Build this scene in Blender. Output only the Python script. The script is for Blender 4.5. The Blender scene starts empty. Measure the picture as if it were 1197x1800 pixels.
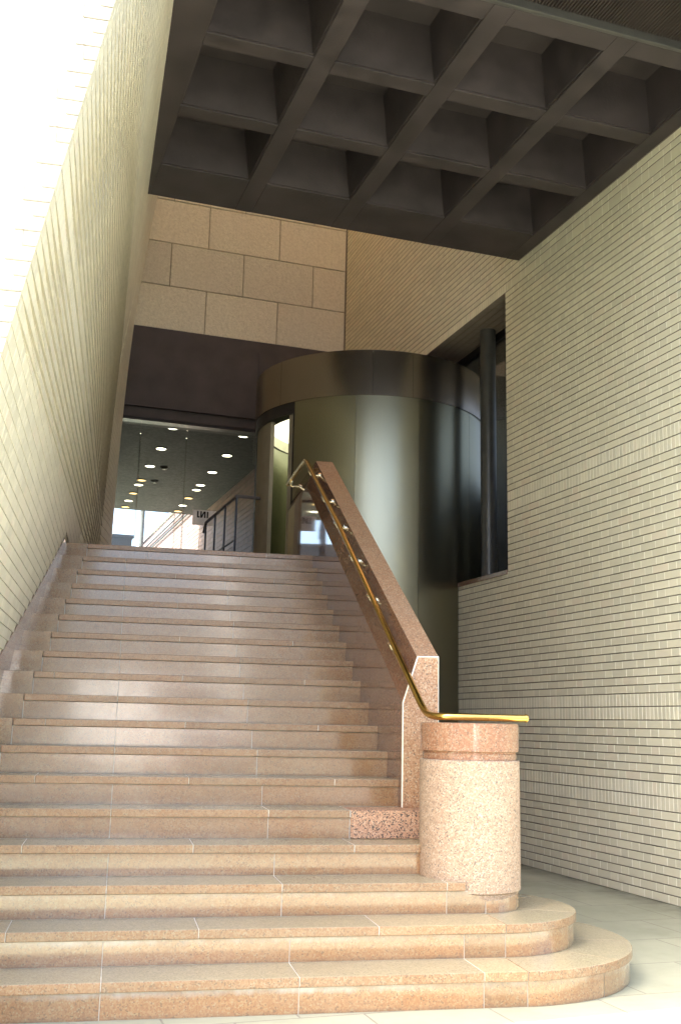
import bpy, bmesh, math, random
from mathutils import Vector, Matrix
random.seed(7)
PI = math.pi
# ---------------------------------------------------------------- camera
scn = bpy.context.scene
COL = scn.collection
H = 1.3242
cam_d = bpy.data.cameras.new("camera"); cam = bpy.data.objects.new("camera", cam_d); COL.objects.link(cam)
cam.matrix_world = Matrix(((0.9782731, -0.0619221, -0.1978568, 0.0),
                           (-0.2061511, -0.1893345, -0.9600282, 0.0),
                           (0.0219859, 0.9799582, -0.1979862, H),
                           (0, 0, 0, 1)))
cam_d.sensor_fit = 'VERTICAL'; cam_d.sensor_height = 24.0; cam_d.lens = 1850 / 1800 * 24
cam_d.clip_start = 0.05; cam_d.clip_end = 2000
scn.camera = cam
# ---------------------------------------------------------------- light
SUN_EL = math.radians(52); SUN_AZ = math.radians(258)      # azimuth clockwise from +Y (towards the sun)
w = bpy.data.worlds.new("World"); scn.world = w; w.use_nodes = True
nt = w.node_tree; nt.nodes.clear()
sky = nt.nodes.new('ShaderNodeTexSky'); sky.sky_type = 'NISHITA'; sky.sun_disc = False
sky.sun_elevation = SUN_EL; sky.sun_rotation = SUN_AZ
sky.air_density = .8; sky.dust_density = 6.0; sky.ozone_density = 1.0
bg = nt.nodes.new('ShaderNodeBackground'); bg.inputs['Strength'].default_value = 0.15
wo = nt.nodes.new('ShaderNodeOutputWorld')
nt.links.new(sky.outputs[0], bg.inputs[0]); nt.links.new(bg.outputs[0], wo.inputs[0])
sd = bpy.data.lights.new("sun", 'SUN'); sd.energy = 4.0; sd.angle = math.radians(0.5); sd.color = (1.0, 0.97, 0.91)
so = bpy.data.objects.new("sun", sd); COL.objects.link(so)
sdir = Vector((math.sin(SUN_AZ) * math.cos(SUN_EL), math.cos(SUN_AZ) * math.cos(SUN_EL), math.sin(SUN_EL)))
so.rotation_euler = sdir.to_track_quat('Z', 'Y').to_euler(); so.location = sdir * 60
scn.view_settings.view_transform = 'Standard'; scn.view_settings.look = 'None'
scn.view_settings.gamma = 1; scn.view_settings.exposure = 3.05
scn.render.engine = 'CYCLES'
scn.cycles.max_bounces = 10; scn.cycles.diffuse_bounces = 6; scn.cycles.glossy_bounces = 5
scn.cycles.caustics_reflective = False; scn.cycles.caustics_refractive = False
scn.cycles.sample_clamp_indirect = 6

# ---------------------------------------------------------------- frames
PHI = .125
NX = Vector((math.cos(PHI), math.sin(PHI), 0)); NY = Vector((-math.sin(PHI), math.cos(PHI), 0))
def g(x, y, z): return (x * NX.x + y * NY.x, x * NX.y + y * NY.y, z)      # building grid -> world
def wid(x, y, z): return (x, y, z)
RI, TR, Y1 = .165, .2983, 5.1738            # riser, tread, front of the first riser
def wx(Y, z):      # face of the leaning wall, upright again where it meets the glass front
    b = -1.2259 + .0204 * Y + .2421 * z - .0083 * Y * z
    if Y > 12.0:
        xv = (1.685 - Y * .12467) / .9922
        if xv > b:
            t = min(1, (Y - 12.0) / 3.4); b += (xv - b) * t * t * (3 - 2 * t)
    return b

# ---------------------------------------------------------------- materials
class N:
    def __init__(s, name):
        s.m = bpy.data.materials.new(name); s.m.use_nodes = True; s.t = s.m.node_tree; s.t.nodes.clear()
        s.o = s.t.nodes.new('ShaderNodeOutputMaterial'); s.b = s.t.nodes.new('ShaderNodeBsdfPrincipled')
        s.t.links.new(s.b.outputs[0], s.o.inputs[0])
        s.tc = s.t.nodes.new('ShaderNodeTexCoord')
    def n(s, kind, ins=None, **kw):
        nd = s.t.nodes.new(kind)
        for k, v in kw.items(): setattr(nd, k, v)
        for k, v in (ins or {}).items():
            if isinstance(v, bpy.types.NodeSocket): s.t.links.new(v, nd.inputs[k])
            else: nd.inputs[k].default_value = v
        return nd
    def set(s, **kw):
        for k, v in kw.items():
            k = k.replace('_', ' ')
            if isinstance(v, bpy.types.NodeSocket): s.t.links.new(v, s.b.inputs[k])
            else: s.b.inputs[k].default_value = v
    def noise(s, scale, detail=4, rough=.6, vec=None):
        return s.n('ShaderNodeTexNoise', {'Vector': vec or s.tc.outputs['Object'], 'Scale': scale, 'Detail': detail, 'Roughness': rough}).outputs['Fac']
    def ramp(s, fac, stops, interp='LINEAR'):
        r = s.n('ShaderNodeValToRGB', {'Fac': fac}); cr = r.color_ramp; cr.interpolation = interp
        while len(cr.elements) < len(stops): cr.elements.new(.5)
        for e, (p, c) in zip(cr.elements, stops):
            e.position = p; e.color = (*c, 1) if len(c) == 3 else c
        return r.outputs['Color']
    def rng(s, v, a, b, c, d):
        return s.n('ShaderNodeMapRange', {'Value': v, 'From Min': a, 'From Max': b, 'To Min': c, 'To Max': d}).outputs[0]
    def mix(s, fac, a, b, blend='MIX'):
        m = s.n('ShaderNodeMix', data_type='RGBA', blend_type=blend)
        for i, v in ((0, fac), (6, a), (7, b)):
            if isinstance(v, bpy.types.NodeSocket): s.t.links.new(v, m.inputs[i])
            else: m.inputs[i].default_value = (*v, 1) if isinstance(v, tuple) and len(v) == 3 else v
        return m.outputs[2]
    def bump(s, h, dist, strength=1.0):
        b = s.n('ShaderNodeBump', {'Height': h, 'Distance': dist, 'Strength': strength}); s.t.links.new(b.outputs[0], s.b.inputs['Normal'])
    def math(s, op, a, b=0.0):
        m = s.n('ShaderNodeMath', operation=op)
        for i, v in ((0, a), (1, b)):
            if isinstance(v, bpy.types.NodeSocket): s.t.links.new(v, m.inputs[i])
            else: m.inputs[i].default_value = v
        return m.outputs[0]

def granite(name, cols, scale=150, rough=.16, ior=1.6, tint=1.0, dirt=.35, bump=0.0, coat=0.0, rvar=.14, stain=False):
    k = N(name)
    v = k.n('ShaderNodeTexVoronoi', {'Vector': k.tc.outputs['Object'], 'Scale': scale}, feature='F1')
    sep = k.n('ShaderNodeSeparateColor', {'Color': v.outputs['Color']})
    c = k.ramp(sep.outputs[0], cols, 'CONSTANT')
    v2 = k.n('ShaderNodeTexVoronoi', {'Vector': k.tc.outputs['Object'], 'Scale': scale * .42}, feature='F1')
    sep2 = k.n('ShaderNodeSeparateColor', {'Color': v2.outputs['Color']})
    c = k.mix(k.rng(sep2.outputs[1], .75, .8, 0, .45), c, cols[1][1])
    cl = k.noise(2.3, 5, .6)
    c = k.mix(k.rng(cl, .35, .7, 0, dirt), c, (.36 * tint, .30 * tint, .21 * tint))
    geo = k.n('ShaderNodeNewGeometry')
    c = k.mix(1.0, c, k.ramp(geo.outputs['Random Per Island'], [(0, (.82, .84, .86)), (1, (1.12, 1.06, 1.0))]), 'MULTIPLY')
    if stain:      # lime runs under the slab joints of the low steps
        sp = k.n('ShaderNodeSeparateXYZ', {'Vector': k.tc.outputs['Object']})
        zm = k.math('MODULO', sp.outputs[2], .165)
        mp = k.n('ShaderNodeMapping', {'Vector': k.tc.outputs['Object'], 'Scale': (14, 14, 3)})
        top = k.rng(k.math('ADD', zm, k.math('MULTIPLY', k.noise(1, 5, .7, mp.outputs[0]), .05)), .112, .142, 0, 1)
        lowz = k.rng(sp.outputs[2], .15, .55, 1, .12)
        amt = k.math('MULTIPLY', k.math('MULTIPLY', top, lowz), k.rng(k.noise(2.2, 4, .6), .42, .62, .15, .85))
        c = k.mix(amt, c, (.55, .53, .50))
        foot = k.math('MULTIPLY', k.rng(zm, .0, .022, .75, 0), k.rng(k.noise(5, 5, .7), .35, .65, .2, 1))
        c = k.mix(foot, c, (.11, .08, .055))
    k.set(Base_Color=c, IOR=ior)
    k.set(Roughness=k.rng(k.noise(6, 6, .7), .3, .75, rough, rough + rvar))
    if coat: k.set(Coat_Weight=coat, Coat_Roughness=.07)
    if bump:
        k.bump(k.math('ADD', k.noise(scale * .8, 3, .7), k.math('MULTIPLY', k.noise(9, 3, .5), .6)), bump)
    return k.m
PINK = [(0, (.46, .225, .112)), (.30, (.385, .18, .088)), (.55, (.49, .265, .142)), (.82, (.25, .135, .08)), (.90, (.49, .32, .195))]
PINK = [(a, (c[0] * .69, c[1] * .75, c[2] * .66)) for a, c in PINK]
OLIVE = [(0, (.37, .335, .21)), (.30, (.325, .285, .175)), (.55, (.41, .37, .235)), (.82, (.27, .23, .15)), (.90, (.43, .395, .27))]
M = {}
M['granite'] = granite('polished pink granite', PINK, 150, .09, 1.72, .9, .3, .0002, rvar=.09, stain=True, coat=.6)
M['granite_tread'] = granite('worn tread with reflection tint', OLIVE, 150, .2, 1.55, 1.05, .25, .0, rvar=.04)  # dusty tops, with the cream walls' reflection put into the olive colour
M['granite_nose'] = granite('granite slab edge', [(a, (c[0] * .98, c[1] * 1.04, c[2] * 1.22)) for a, c in PINK], 150, .16, 1.55, 1.05, .2, .0006)
M['granite_polish'] = granite('mirror polished granite', [(0, (.23, .11, .062)), (.30, (.175, .08, .05)), (.55, (.25, .135, .09)), (.78, (.10, .06, .045)), (.88, (.28, .19, .13))], 150, .035, 1.8, .6, .15, rvar=.03)
M['granite_orange'] = granite('orange granite', [(0, (.46, .26, .145)), (.30, (.37, .195, .10)), (.55, (.52, .335, .20)), (.78, (.17, .115, .08)), (.88, (.56, .44, .30))], 140, .3, 1.5, 1.1, .2, .0008)
M['granite_rough'] = granite('rough granite block', [(0, (.62, .36, .22)), (.30, (.5, .28, .17)), (.55, (.66, .45, .30)), (.74, (.09, .065, .055)), (.90, (.14, .10, .08))], 150, .55, 1.45, 1, .05, .004)
M['granite_pale'] = granite('flamed pale granite', [(0, (.38, .275, .20)), (.30, (.32, .22, .155)), (.55, (.44, .335, .255)), (.78, (.16, .135, .115)), (.90, (.48, .40, .32))], 160, .6, 1.45, 1.5, .15, .003)

def tile_mat(name, base, rough=.28, var=.07):
    k = N(name); geo = k.n('ShaderNodeNewGeometry')
    r = geo.outputs['Random Per Island']
    lo = tuple(x * (1 - var) for x in base); hi = tuple(min(1, x * (1 + var)) for x in base)
    c = k.ramp(r, [(0, lo), (.5, base), (.85, hi), (1, (base[0] * 1.02, base[1] * .97, base[2] * .98))])
    c = k.mix(k.rng(k.noise(1.1, 5, .65), .42, .72, 0, .3), c, tuple(x * y for x, y in zip(base, (.80, .80, .74))))
    k.set(Base_Color=c, Roughness=k.rng(k.noise(14, 3, .6), .3, .7, rough, rough + .15), IOR=1.5)
    k.bump(k.math('ADD', k.noise(55, 4, .65), k.math('MULTIPLY', k.noise(400, 2, .6), .25)), .0025, .9)
    return k.m
M['tile'] = tile_mat('glazed cream wall tile', (.74, .69, .545), .3, .07)
M['tile_grout'] = None
def plain(name, c, rough=.6, metal=0.0, nz=.12, scale=8, bump=0.0, **kw):
    k = N(name)
    lo = tuple(x * (1 - nz) for x in c); hi = tuple(min(1, x * (1 + nz)) for x in c)
    k.set(Base_Color=k.ramp(k.noise(scale, 5, .6), [(.3, lo), (.7, hi)]), Metallic=metal,
          Roughness=k.rng(k.noise(scale * 2, 4, .6), .3, .7, rough * .85, min(1, rough * 1.15)), **kw)
    if bump: k.bump(k.noise(scale * 10, 3, .6), bump)
    return k.m
M['tile_bounce'] = tile_mat('cream wall tile with green bounce', (.75, .72, .55), .3, .075)  # greener copy of the wall tile; pavement's green bounce put into the colour
M['joint_soft'] = plain('soft joint', (.43, .395, .31), .9)
M['grout'] = plain('pale grout', (.97, .95, .80), .8, nz=.02)
M['joint'] = plain('dark recessed joint', (.25, .22, .165), .9)
M['mortar'] = plain('white grout between granite', (.60, .57, .49), .8, nz=.3, scale=20)
M['bronze'] = plain('dark bronze sheet', (.060, .047, .042), .42, .0, .12, 3)
M['bronze_paint'] = plain('dark brown painted concrete', (.048, .039, .040), .6, 0, .34, 3.5, .0012)
M['frame'] = plain('dark anodised frame', (.035, .033, .035), .35, .6)
M['ceil_grey'] = plain('dark grey ceiling board', (.016, .016, .018), .7)
M['post'] = plain('grey painted steel post', (.09, .09, .085), .38, .3)
M['white_paint'] = plain('white paint', (.86, .86, .84), .4)
M['grey_wall'] = plain('grey plaster', (.45, .45, .44), .8)
M['pinkwall'] = plain('pink rendered wall', (.3, .22, .19), .8)
M['ground'] = None

def floor_mat(name, c1, c2, size, rough):
    k = N(name)
    mp = k.n('ShaderNodeMapping', {'Vector': k.tc.outputs['Object'], 'Rotation': (0, 0, -PHI)})
    br = k.n('ShaderNodeTexBrick', {'Vector': mp.outputs[0], 'Color1': (*c1, 1), 'Color2': (*c2, 1), 'Mortar': (.20, .19, .15, 1), 'Scale': 1.0,
             'Mortar Size': .006, 'Mortar Smooth': .3, 'Brick Width': size, 'Row Height': size}, offset=0.5)
    n1 = k.noise(1.4, 6, .65); n2 = k.noise(90, 3, .7)
    c = k.mix(k.rng(n1, .4, .7, 0, .6), br.outputs['Color'], tuple(x * .62 for x in c1))
    c = k.mix(k.rng(n2, .45, .75, 0, .3), c, tuple(x * .8 for x in c1))
    sp = k.n('ShaderNodeSeparateXYZ', {'Vector': k.tc.outputs['Object']})
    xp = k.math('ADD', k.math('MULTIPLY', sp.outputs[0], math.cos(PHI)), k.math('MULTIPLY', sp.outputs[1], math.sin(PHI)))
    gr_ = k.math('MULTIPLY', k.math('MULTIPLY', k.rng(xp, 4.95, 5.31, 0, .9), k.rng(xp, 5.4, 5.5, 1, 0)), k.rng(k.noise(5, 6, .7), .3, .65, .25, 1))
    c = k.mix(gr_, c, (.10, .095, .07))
    c = k.mix(k.rng(k.noise(420, 1, .5), .70, .74, 0, .5), c, (.12, .11, .09))
    k.set(Base_Color=c, Roughness=k.rng(n1, .3, .7, rough, rough + .25), IOR=1.5)
    k.bump(k.math('SUBTRACT', k.math('MULTIPLY', n2, .15), br.outputs['Fac']), .002, .6)
    return k.m
M['ground'] = floor_mat('worn stone paving', (.39, .40, .29), (.35, .36, .265), .62, .42)
M['asphalt'] = plain('asphalt', (.055, .055, .055), .85, 0, .25, 30, .003)

def metal(name, c, rough, aniso=.7, rot=0.0):
    k = N(name)
    mp = k.n('ShaderNodeMapping', {'Vector': k.tc.outputs['Object'], 'Scale': (40, 40, .6)})
    st = k.noise(4, 6, .7, mp.outputs[0]); cl = k.noise(.9, 4, .6)
    col = k.ramp(st, [(.3, tuple(x * .97 for x in c)), (.7, tuple(x * 1.03 for x in c))])
    col = k.mix(k.rng(cl, .3, .75, 0, .15), col, tuple(x * .8 for x in c))
    k.set(Base_Color=col, Metallic=1.0, Roughness=k.rng(cl, .2, .8, rough * .97, rough * 1.04), Anisotropic=aniso, Anisotropic_Rotation=rot)
    return k.m
M['drum'] = metal('brushed bronze steel', (.30, .29, .215), .28, .0)
M['drum_band'] = metal('brushed bronze steel band', (.30, .26, .22), .24, .6)
M['drum_in'] = metal('inner steel lining', (.20, .215, .15), .25, .3)
M['ring'] = plain('pale metal ring', (.55, .56, .44), .35, .3)
M['brass'] = plain('polished brass', (.78, .52, .14), .2, 1.0, .08, 30)
M['brass_pale'] = plain('pale brass fitting', (.86, .76, .50), .22, 1.0, .08, 30)
def emis(name, c, s):
    k = N(name); k.set(Base_Color=(*c, 1), Emission_Color=(*c, 1), Emission_Strength=s); return k.m
M['lum'] = emis('luminous ceiling', (1.0, .95, .68), .30)
M['lamp'] = emis('lit downlight', (1.0, .86, .58), 2.2)
M['lamp_mirrored'] = emis('orange lamp reflection', (1.0, .60, .20), .45)
def glass(name, tint=(.9, .95, .95), refl=.25):
    k = N(name); t = k.t
    tr = k.n('ShaderNodeBsdfTransparent', {'Color': (*tint, 1)}); gl = k.n('ShaderNodeBsdfGlossy', {'Roughness': .01, 'Color': (1, 1, 1, 1)})
    fr = k.n('ShaderNodeFresnel', {'IOR': 1.5}); mx = k.n('ShaderNodeMixShader', {0: k.math('MULTIPLY', fr.outputs[0], refl * 2)})
    t.links.new(tr.outputs[0], mx.inputs[1]); t.links.new(gl.outputs[0], mx.inputs[2]); t.links.new(mx.outputs[0], k.o.inputs[0])
    return k.m
M['glass'] = glass('clear glass')
M['glass_green'] = glass('green edged glass', (.62, .76, .66), .6)
def stone_mat():
    k = N('bush hammered stone'); geo = k.n('ShaderNodeNewGeometry')
    n1 = k.noise(26, 6, .75); n2 = k.noise(1.2, 4, .6)
    c = k.ramp(n1, [(.3, (.53, .525, .44)), (.7, (.78, .77, .66))])
    c = k.mix(k.rng(n2, .4, .7, 0, .35), c, (.64, .60, .52))
    c = k.mix(1.0, c, k.ramp(geo.outputs['Random Per Island'], [(0, (.9, .9, .9)), (1, (1.05, 1.03, 1.0))]), 'MULTIPLY')
    k.set(Base_Color=c, Roughness=.85); k.bump(n1, .02, .8); return k.m
M['stone'] = stone_mat()
M['brickred'] = tile_mat('brown lobby brick', (.33, .20, .155), .5, .12)
M['brickout'] = tile_mat('pink outside brick', (.15, .095, .085), .7, .06)

# ---------------------------------------------------------------- mesh helpers
def link(name, verts, faces, mat, parent=None, mi=None, smooth=False):
    me = bpy.data.meshes.new(name); me.from_pydata(verts, [], faces)
    mats = mat if isinstance(mat, (list, tuple)) else [mat]
    for m in mats: me.materials.append(m)
    if mi: me.polygons.foreach_set('material_index', mi)
    if smooth: me.polygons.foreach_set('use_smooth', [True] * len(faces))
    me.update()
    o = bpy.data.objects.new(name, me); COL.objects.link(o)
    if parent: o.parent = parent
    return o
class MB:
    def __init__(s, f=wid): s.v = []; s.f = []; s.m = []; s.fr = f
    def quadbox(s, p, mi=0):      # 8 points, bottom 4 ccw then top 4
        b = len(s.v); s.v += [s.fr(*q) for q in p]
        for q in ((0, 3, 2, 1), (4, 5, 6, 7), (0, 1, 5, 4), (1, 2, 6, 5), (2, 3, 7, 6), (3, 0, 4, 7)):
            s.f.append(tuple(b + i for i in q)); s.m.append(mi)
    def box(s, x0, x1, y0, y1, z0, z1, mi=0):
        s.quadbox([(x0, y0, z0), (x1, y0, z0), (x1, y1, z0), (x0, y1, z0), (x0, y0, z1), (x1, y0, z1), (x1, y1, z1), (x0, y1, z1)], mi)
    def prism(s, pts, z0, z1, mi=0):      # ccw outline
        b = len(s.v); n = len(pts)
        s.v += [s.fr(x, y, z0) for x, y in pts] + [s.fr(x, y, z1) for x, y in pts]
        s.f.append(tuple(range(b + n - 1, b - 1, -1))); s.f.append(tuple(range(b + n, b + 2 * n))); s.m += [mi, mi]
        for i in range(n):
            j = (i + 1) % n; s.f.append((b + i, b + j, b + n + j, b + n + i)); s.m.append(mi)
    def tube(s, pts, r, seg=12, mi=0, caps=True):
        P = [Vector(p) for p in pts]; b = len(s.v); up = None
        for i, p in enumerate(P):
            d = (P[min(i + 1, len(P) - 1)] - P[max(i - 1, 0)]).normalized()
            if up is None: up = d.orthogonal().normalized()
            up = (up - d * up.dot(d)).normalized(); sd_ = d.cross(up)
            for k in range(seg):
                a = 2 * PI * k / seg; q = p + (up * math.cos(a) + sd_ * math.sin(a)) * r
                s.v.append(s.fr(*q))
        for i in range(len(P) - 1):
            for k in range(seg):
                k2 = (k + 1) % seg; s.f.append((b + i * seg + k, b + i * seg + k2, b + (i + 1) * seg + k2, b + (i + 1) * seg + k)); s.m.append(mi)
        if caps:
            s.f.append(tuple(b + k for k in reversed(range(seg)))); s.f.append(tuple(b + (len(P) - 1) * seg + k for k in range(seg))); s.m += [mi, mi]
    def lathe(s, cx, cy, prof, seg=96, a0=0, a1=2 * PI, mi=0):
        b = len(s.v); n = len(prof); full = abs(a1 - a0 - 2 * PI) < 1e-6; m = seg if full else seg + 1
        for k in range(m):
            a = a0 + (a1 - a0) * k / seg
            for r, z in prof: s.v.append(s.fr(cx + r * math.cos(a), cy + r * math.sin(a), z))
        for k in range(seg):
            k2 = (k + 1) % m
            for i in range(n - 1):
                s.f.append((b + k * n + i, b + k2 * n + i, b + k2 * n + i + 1, b + k * n + i + 1)); s.m.append(mi)
    def make(s, name, mat, parent=None, smooth=False, bevel=0, seg=2):
        o = link(name, s.v, s.f, mat, parent, s.m if isinstance(mat, (list, tuple)) else None, smooth)
        if bevel:
            md = o.modifiers.new('bevel', 'BEVEL'); md.width = bevel; md.segments = seg; md.limit_method = 'ANGLE'; md.angle_limit = math.radians(40)
        return o
def thing(name, label, cat, group=None, loc=(0, 0, 0)):
    o = bpy.data.objects.new(name, None); COL.objects.link(o); o.empty_display_size = .1
    tag(o, label, cat, group); return o
def tag(o, label=None, cat=None, group=None, kind=None):
    if label: o['label'] = label
    if cat: o['category'] = cat
    if group: o['group'] = group
    if kind: o['kind'] = kind
    return o
def auto_smooth(o, ang=35):
    me = o.data; bm = bmesh.new(); bm.from_mesh(me)
    for f in bm.faces: f.smooth = True
    for e in bm.edges:
        if len(e.link_faces) != 2 or e.calc_face_angle(0) > math.radians(ang): e.smooth = False
    bm.to_mesh(me); bm.free()

# ---------------------------------------------------------------- ground
m = MB(); m.box(-60, 60, -60, 60, -.3, 0); tag(m.make('pavement', M['ground']), kind='structure')
m = MB(); m.box(-400, 400, -400, 400, -.5, -.305); tag(m.make('street_ground', M['asphalt']), kind='structure')
m = MB(); m.box(-60, 60, -13, 1.2, .0, .004); tag(m.make('road', M['asphalt']), kind='structure')  # unseen dark road, brought close to cut the sunlit pavement's bounce

# ---------------------------------------------------------------- tile walls
CH, SH = .0703, .111
def courses(z0, z1, soldiers=()):
    """rows (za, zb, soldier?) from z0 up, soldiers = list of z where a double soldier course starts"""
    out = []; z = z0; S = list(soldiers)
    while z < z1 - 1e-4:
        if S and z >= S[0] - CH * .5:
            S.pop(0)
            for _ in range(2): out.append((z, z + SH, True)); z += SH
        else: out.append((z, z + CH, False)); z += CH
    return out
def row_tiles(a, b, soldier, odd, rnd):
    """yield (s0, s1) along the wall"""
    st, hd, sp = .2145, .1065, .0535
    if soldier:
        x = math.floor(a / sp) * sp; w_ = [sp]
    else:
        per = st + hd; x = math.floor(a / per) * per - (per / 2 if odd else 0); w_ = [st, hd]
    i = 0
    while x < b:
        nx_ = x + w_[i % len(w_)]
        s0, s1 = max(x, a), min(nx_, b)
        if s1 - s0 > .015: yield s0, s1
        x = nx_; i += 1
GJ, GV = .0080, .0075        # horizontal joint, vertical joint
def tiles(P, rows, span, holes=(), depth=.010, jit=.0008, seed=1, step=1.5, gj=None):
    GJ = gj or .0080
    """P(s, z, d) -> point, d = depth in front of the backing; materials 0 tile 1 grout 2 joint"""
    rnd = random.Random(seed); v = []; f = []; mi = []
    def quad(ps, mt):
        b = len(v); v.extend(ps); f.append(tuple(range(b, b + 4))); mi.append(mt)
    for ri, (za, zb, sol) in enumerate(rows):
        a, b_ = span(za, zb)
        segs = [(a, b_)]
        for (h0, h1, hz0, hz1) in holes:
            if zb > hz0 + .02 and za < hz1 - .02:
                ns = []
                for (p, q) in segs:
                    if h1 <= p or h0 >= q: ns.append((p, q)); continue
                    if h0 > p: ns.append((p, h0))
                    if h1 < q: ns.append((h1, q))
                segs = ns
        for (p, q) in segs:
            if q - p < .02: continue
            zl, zh = za + GJ / 2, zb - GJ / 2
            # grout strip of the course, split so that it follows a warped wall
            nseg = max(1, int((q - p) / step)); dg = depth * .84
            for i in range(nseg):
                s0 = p + (q - p) * i / nseg; s1 = p + (q - p) * (i + 1) / nseg
                quad([P(s0, zl + .001, dg), P(s1, zl + .001, dg), P(s1, zh - .001, dg), P(s0, zh - .001, dg)], 1)
            quad([P(p, zh - .001, dg), P(q, zh - .001, dg), P(q, zh - .001, 0), P(p, zh - .001, 0)], 2)
            quad([P(p, zl + .001, 0), P(q, zl + .001, 0), P(q, zl + .001, dg), P(p, zl + .001, dg)], 2)
            for s0, s1 in row_tiles(p, q, sol, ri % 2, rnd):
                s0 += GV / 2; s1 -= GV / 2; d = depth + rnd.uniform(-jit, jit); t0 = rnd.uniform(-jit, jit); c = .0018
                b = len(v)
                v.extend([P(s0, zl, 0), P(s1, zl, 0), P(s1, zh, 0), P(s0, zh, 0),
                          P(s0, zl, d - c), P(s1, zl, d - c), P(s1, zh, d - c), P(s0, zh, d - c),
                          P(s0 + c, zl + c, d), P(s1 - c, zl + c, d + t0), P(s1 - c, zh - c, d + t0), P(s0 + c, zh - c, d)])
                for k in range(4):
                    k2 = (k + 1) % 4
                    f.append((b + k, b + k2, b + 4 + k2, b + 4 + k)); f.append((b + 4 + k, b + 4 + k2, b + 8 + k2, b + 8 + k)); mi.extend([2 if k in (0, 2) else 1, 0])
                f.append((b + 8, b + 9, b + 10, b + 11)); mi.append(0)
    return v, f, mi
TM = [M['tile'], M['grout'], M['joint']]

# right wall, face at x' = 5.306, opening y' 9.99..13.2, z 2.97..6.15
RX = 5.306
rw = thing('tiled_wall', 'tall cream tiled wall on the right with dark horizontal joints and bands of upright tiles', 'wall')
rows = courses(0, 2.905, (9.95 * CH, 9.95 * CH + 2 * SH + 7 * CH))
def rowfill(z0, z1, n):     # n equal rows
    return [(z0 + (z1 - z0) * i / n, z0 + (z1 - z0) * (i + 1) / n, False) for i in range(n)]
base = [r for r in rows if r[1] <= 1.66]
zs = base[-1][1]
rows = base + rowfill(zs, 2.97, round((2.97 - zs) / CH)) + rowfill(2.97, 3.62, 9) + [(3.62, 3.731, True), (3.731, 3.842, True)] \
     + rowfill(3.842, 6.15, 33) + [(6.15, 6.261, False)] + rowfill(6.261, 11.4, 73)
def PR(s, z, d): return g(RX + .012 - d, s, z)
OP0, OP1, OZ0, OZ1 = 9.99, 13.4, 2.97, 6.15
# lintel row is a soldier course only over the opening
def rspan(a, b): return (4.62, 15.54)
lint = (6.15, 6.261)
norm = [r for r in rows if not (abs(r[0] - 6.15) < 1e-6)]
v, f, mi = tiles(PR, norm, rspan, [(OP0, OP1, OZ0, OZ1)])
v2, f2, mi2 = tiles(PR, [(6.15, 6.261, True)], lambda a, b: (OP0, 15.54), seed=4)
v3, f3, mi3 = tiles(PR, rowfill(6.15, 6.261, 1), lambda a, b: (4.62, OP0), seed=5)
for (a_, b_, c_) in ((v2, f2, mi2), (v3, f3, mi3)):
    o_ = len(v); v += a_; f += [tuple(i + o_ for i in q) for q in b_]; mi += c_
link('tile_facing', v, f, [M['tile_bounce'], M['grout'], M['joint']], rw, mi)
# wall core (with the opening) behind the tiles
m = MB(g); XB = RX + .0125
m.box(XB, 5.87, 4.62, OP0, -.1, 11.6); m.box(XB, 5.87, OP0, OP1, -.1, OZ0 - .03); m.box(XB, 5.87, OP1, 15.54, -.1, 11.6); m.box(XB, 5.87, OP0, OP1, OZ1 + .014, 11.6)
m.make('wall_core', M['joint'], rw)
# soffit and jamb tiles
def PS(s, z, d): return g(RX + z, s, OZ1 + .013 - d)
v, f, mi = tiles(PS, [(.0 + i * .0935, .0935 * (i + 1), False) for i in range(6)], lambda a, b: (OP0 + .002, OP1), seed=8, depth=.012)
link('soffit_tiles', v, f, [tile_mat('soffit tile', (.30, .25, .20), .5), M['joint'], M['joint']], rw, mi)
m = MB(g); m.box(RX - .012, 5.80, OP0 + .003, OP1, OZ0 - .028, OZ0 + .022); m.make('sill', M['granite_polish'], rw, bevel=.004)

# leaning left wall
lw = thing('leaning_tiled_wall', 'cream tiled wall leaning over the left side of the stairs, sunlit white on its end face', 'wall')
rowsL = courses(.28, 9.7, (1.0, 3.62, 6.3))
def zbot(Y): return min(3.0, 1.727 + .475 * (Y - 7.388)) if Y < 10.02 else 2.975
def PL(s, z, d):
    zz = z
    X = wx(s, zz) - .012 + d
    return (X, s, zz)
YF = 4.40
def lspan(za, zb):
    # start where the row clears the bottom line
    if za >= 2.98: lo, hi = YF, 15.7
    else: lo, hi = YF, 7.388 + (za - 1.727) / .475
    if za > 6.75: lo = 9.2
    return (lo, hi)
v, f, mi = tiles(PL, rowsL, lspan, seed=11, jit=.0003, step=.4, gj=.0055)
link('tile_facing', v, f, [M['tile'], M['grout'], M['joint_soft']], lw, mi)
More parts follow.
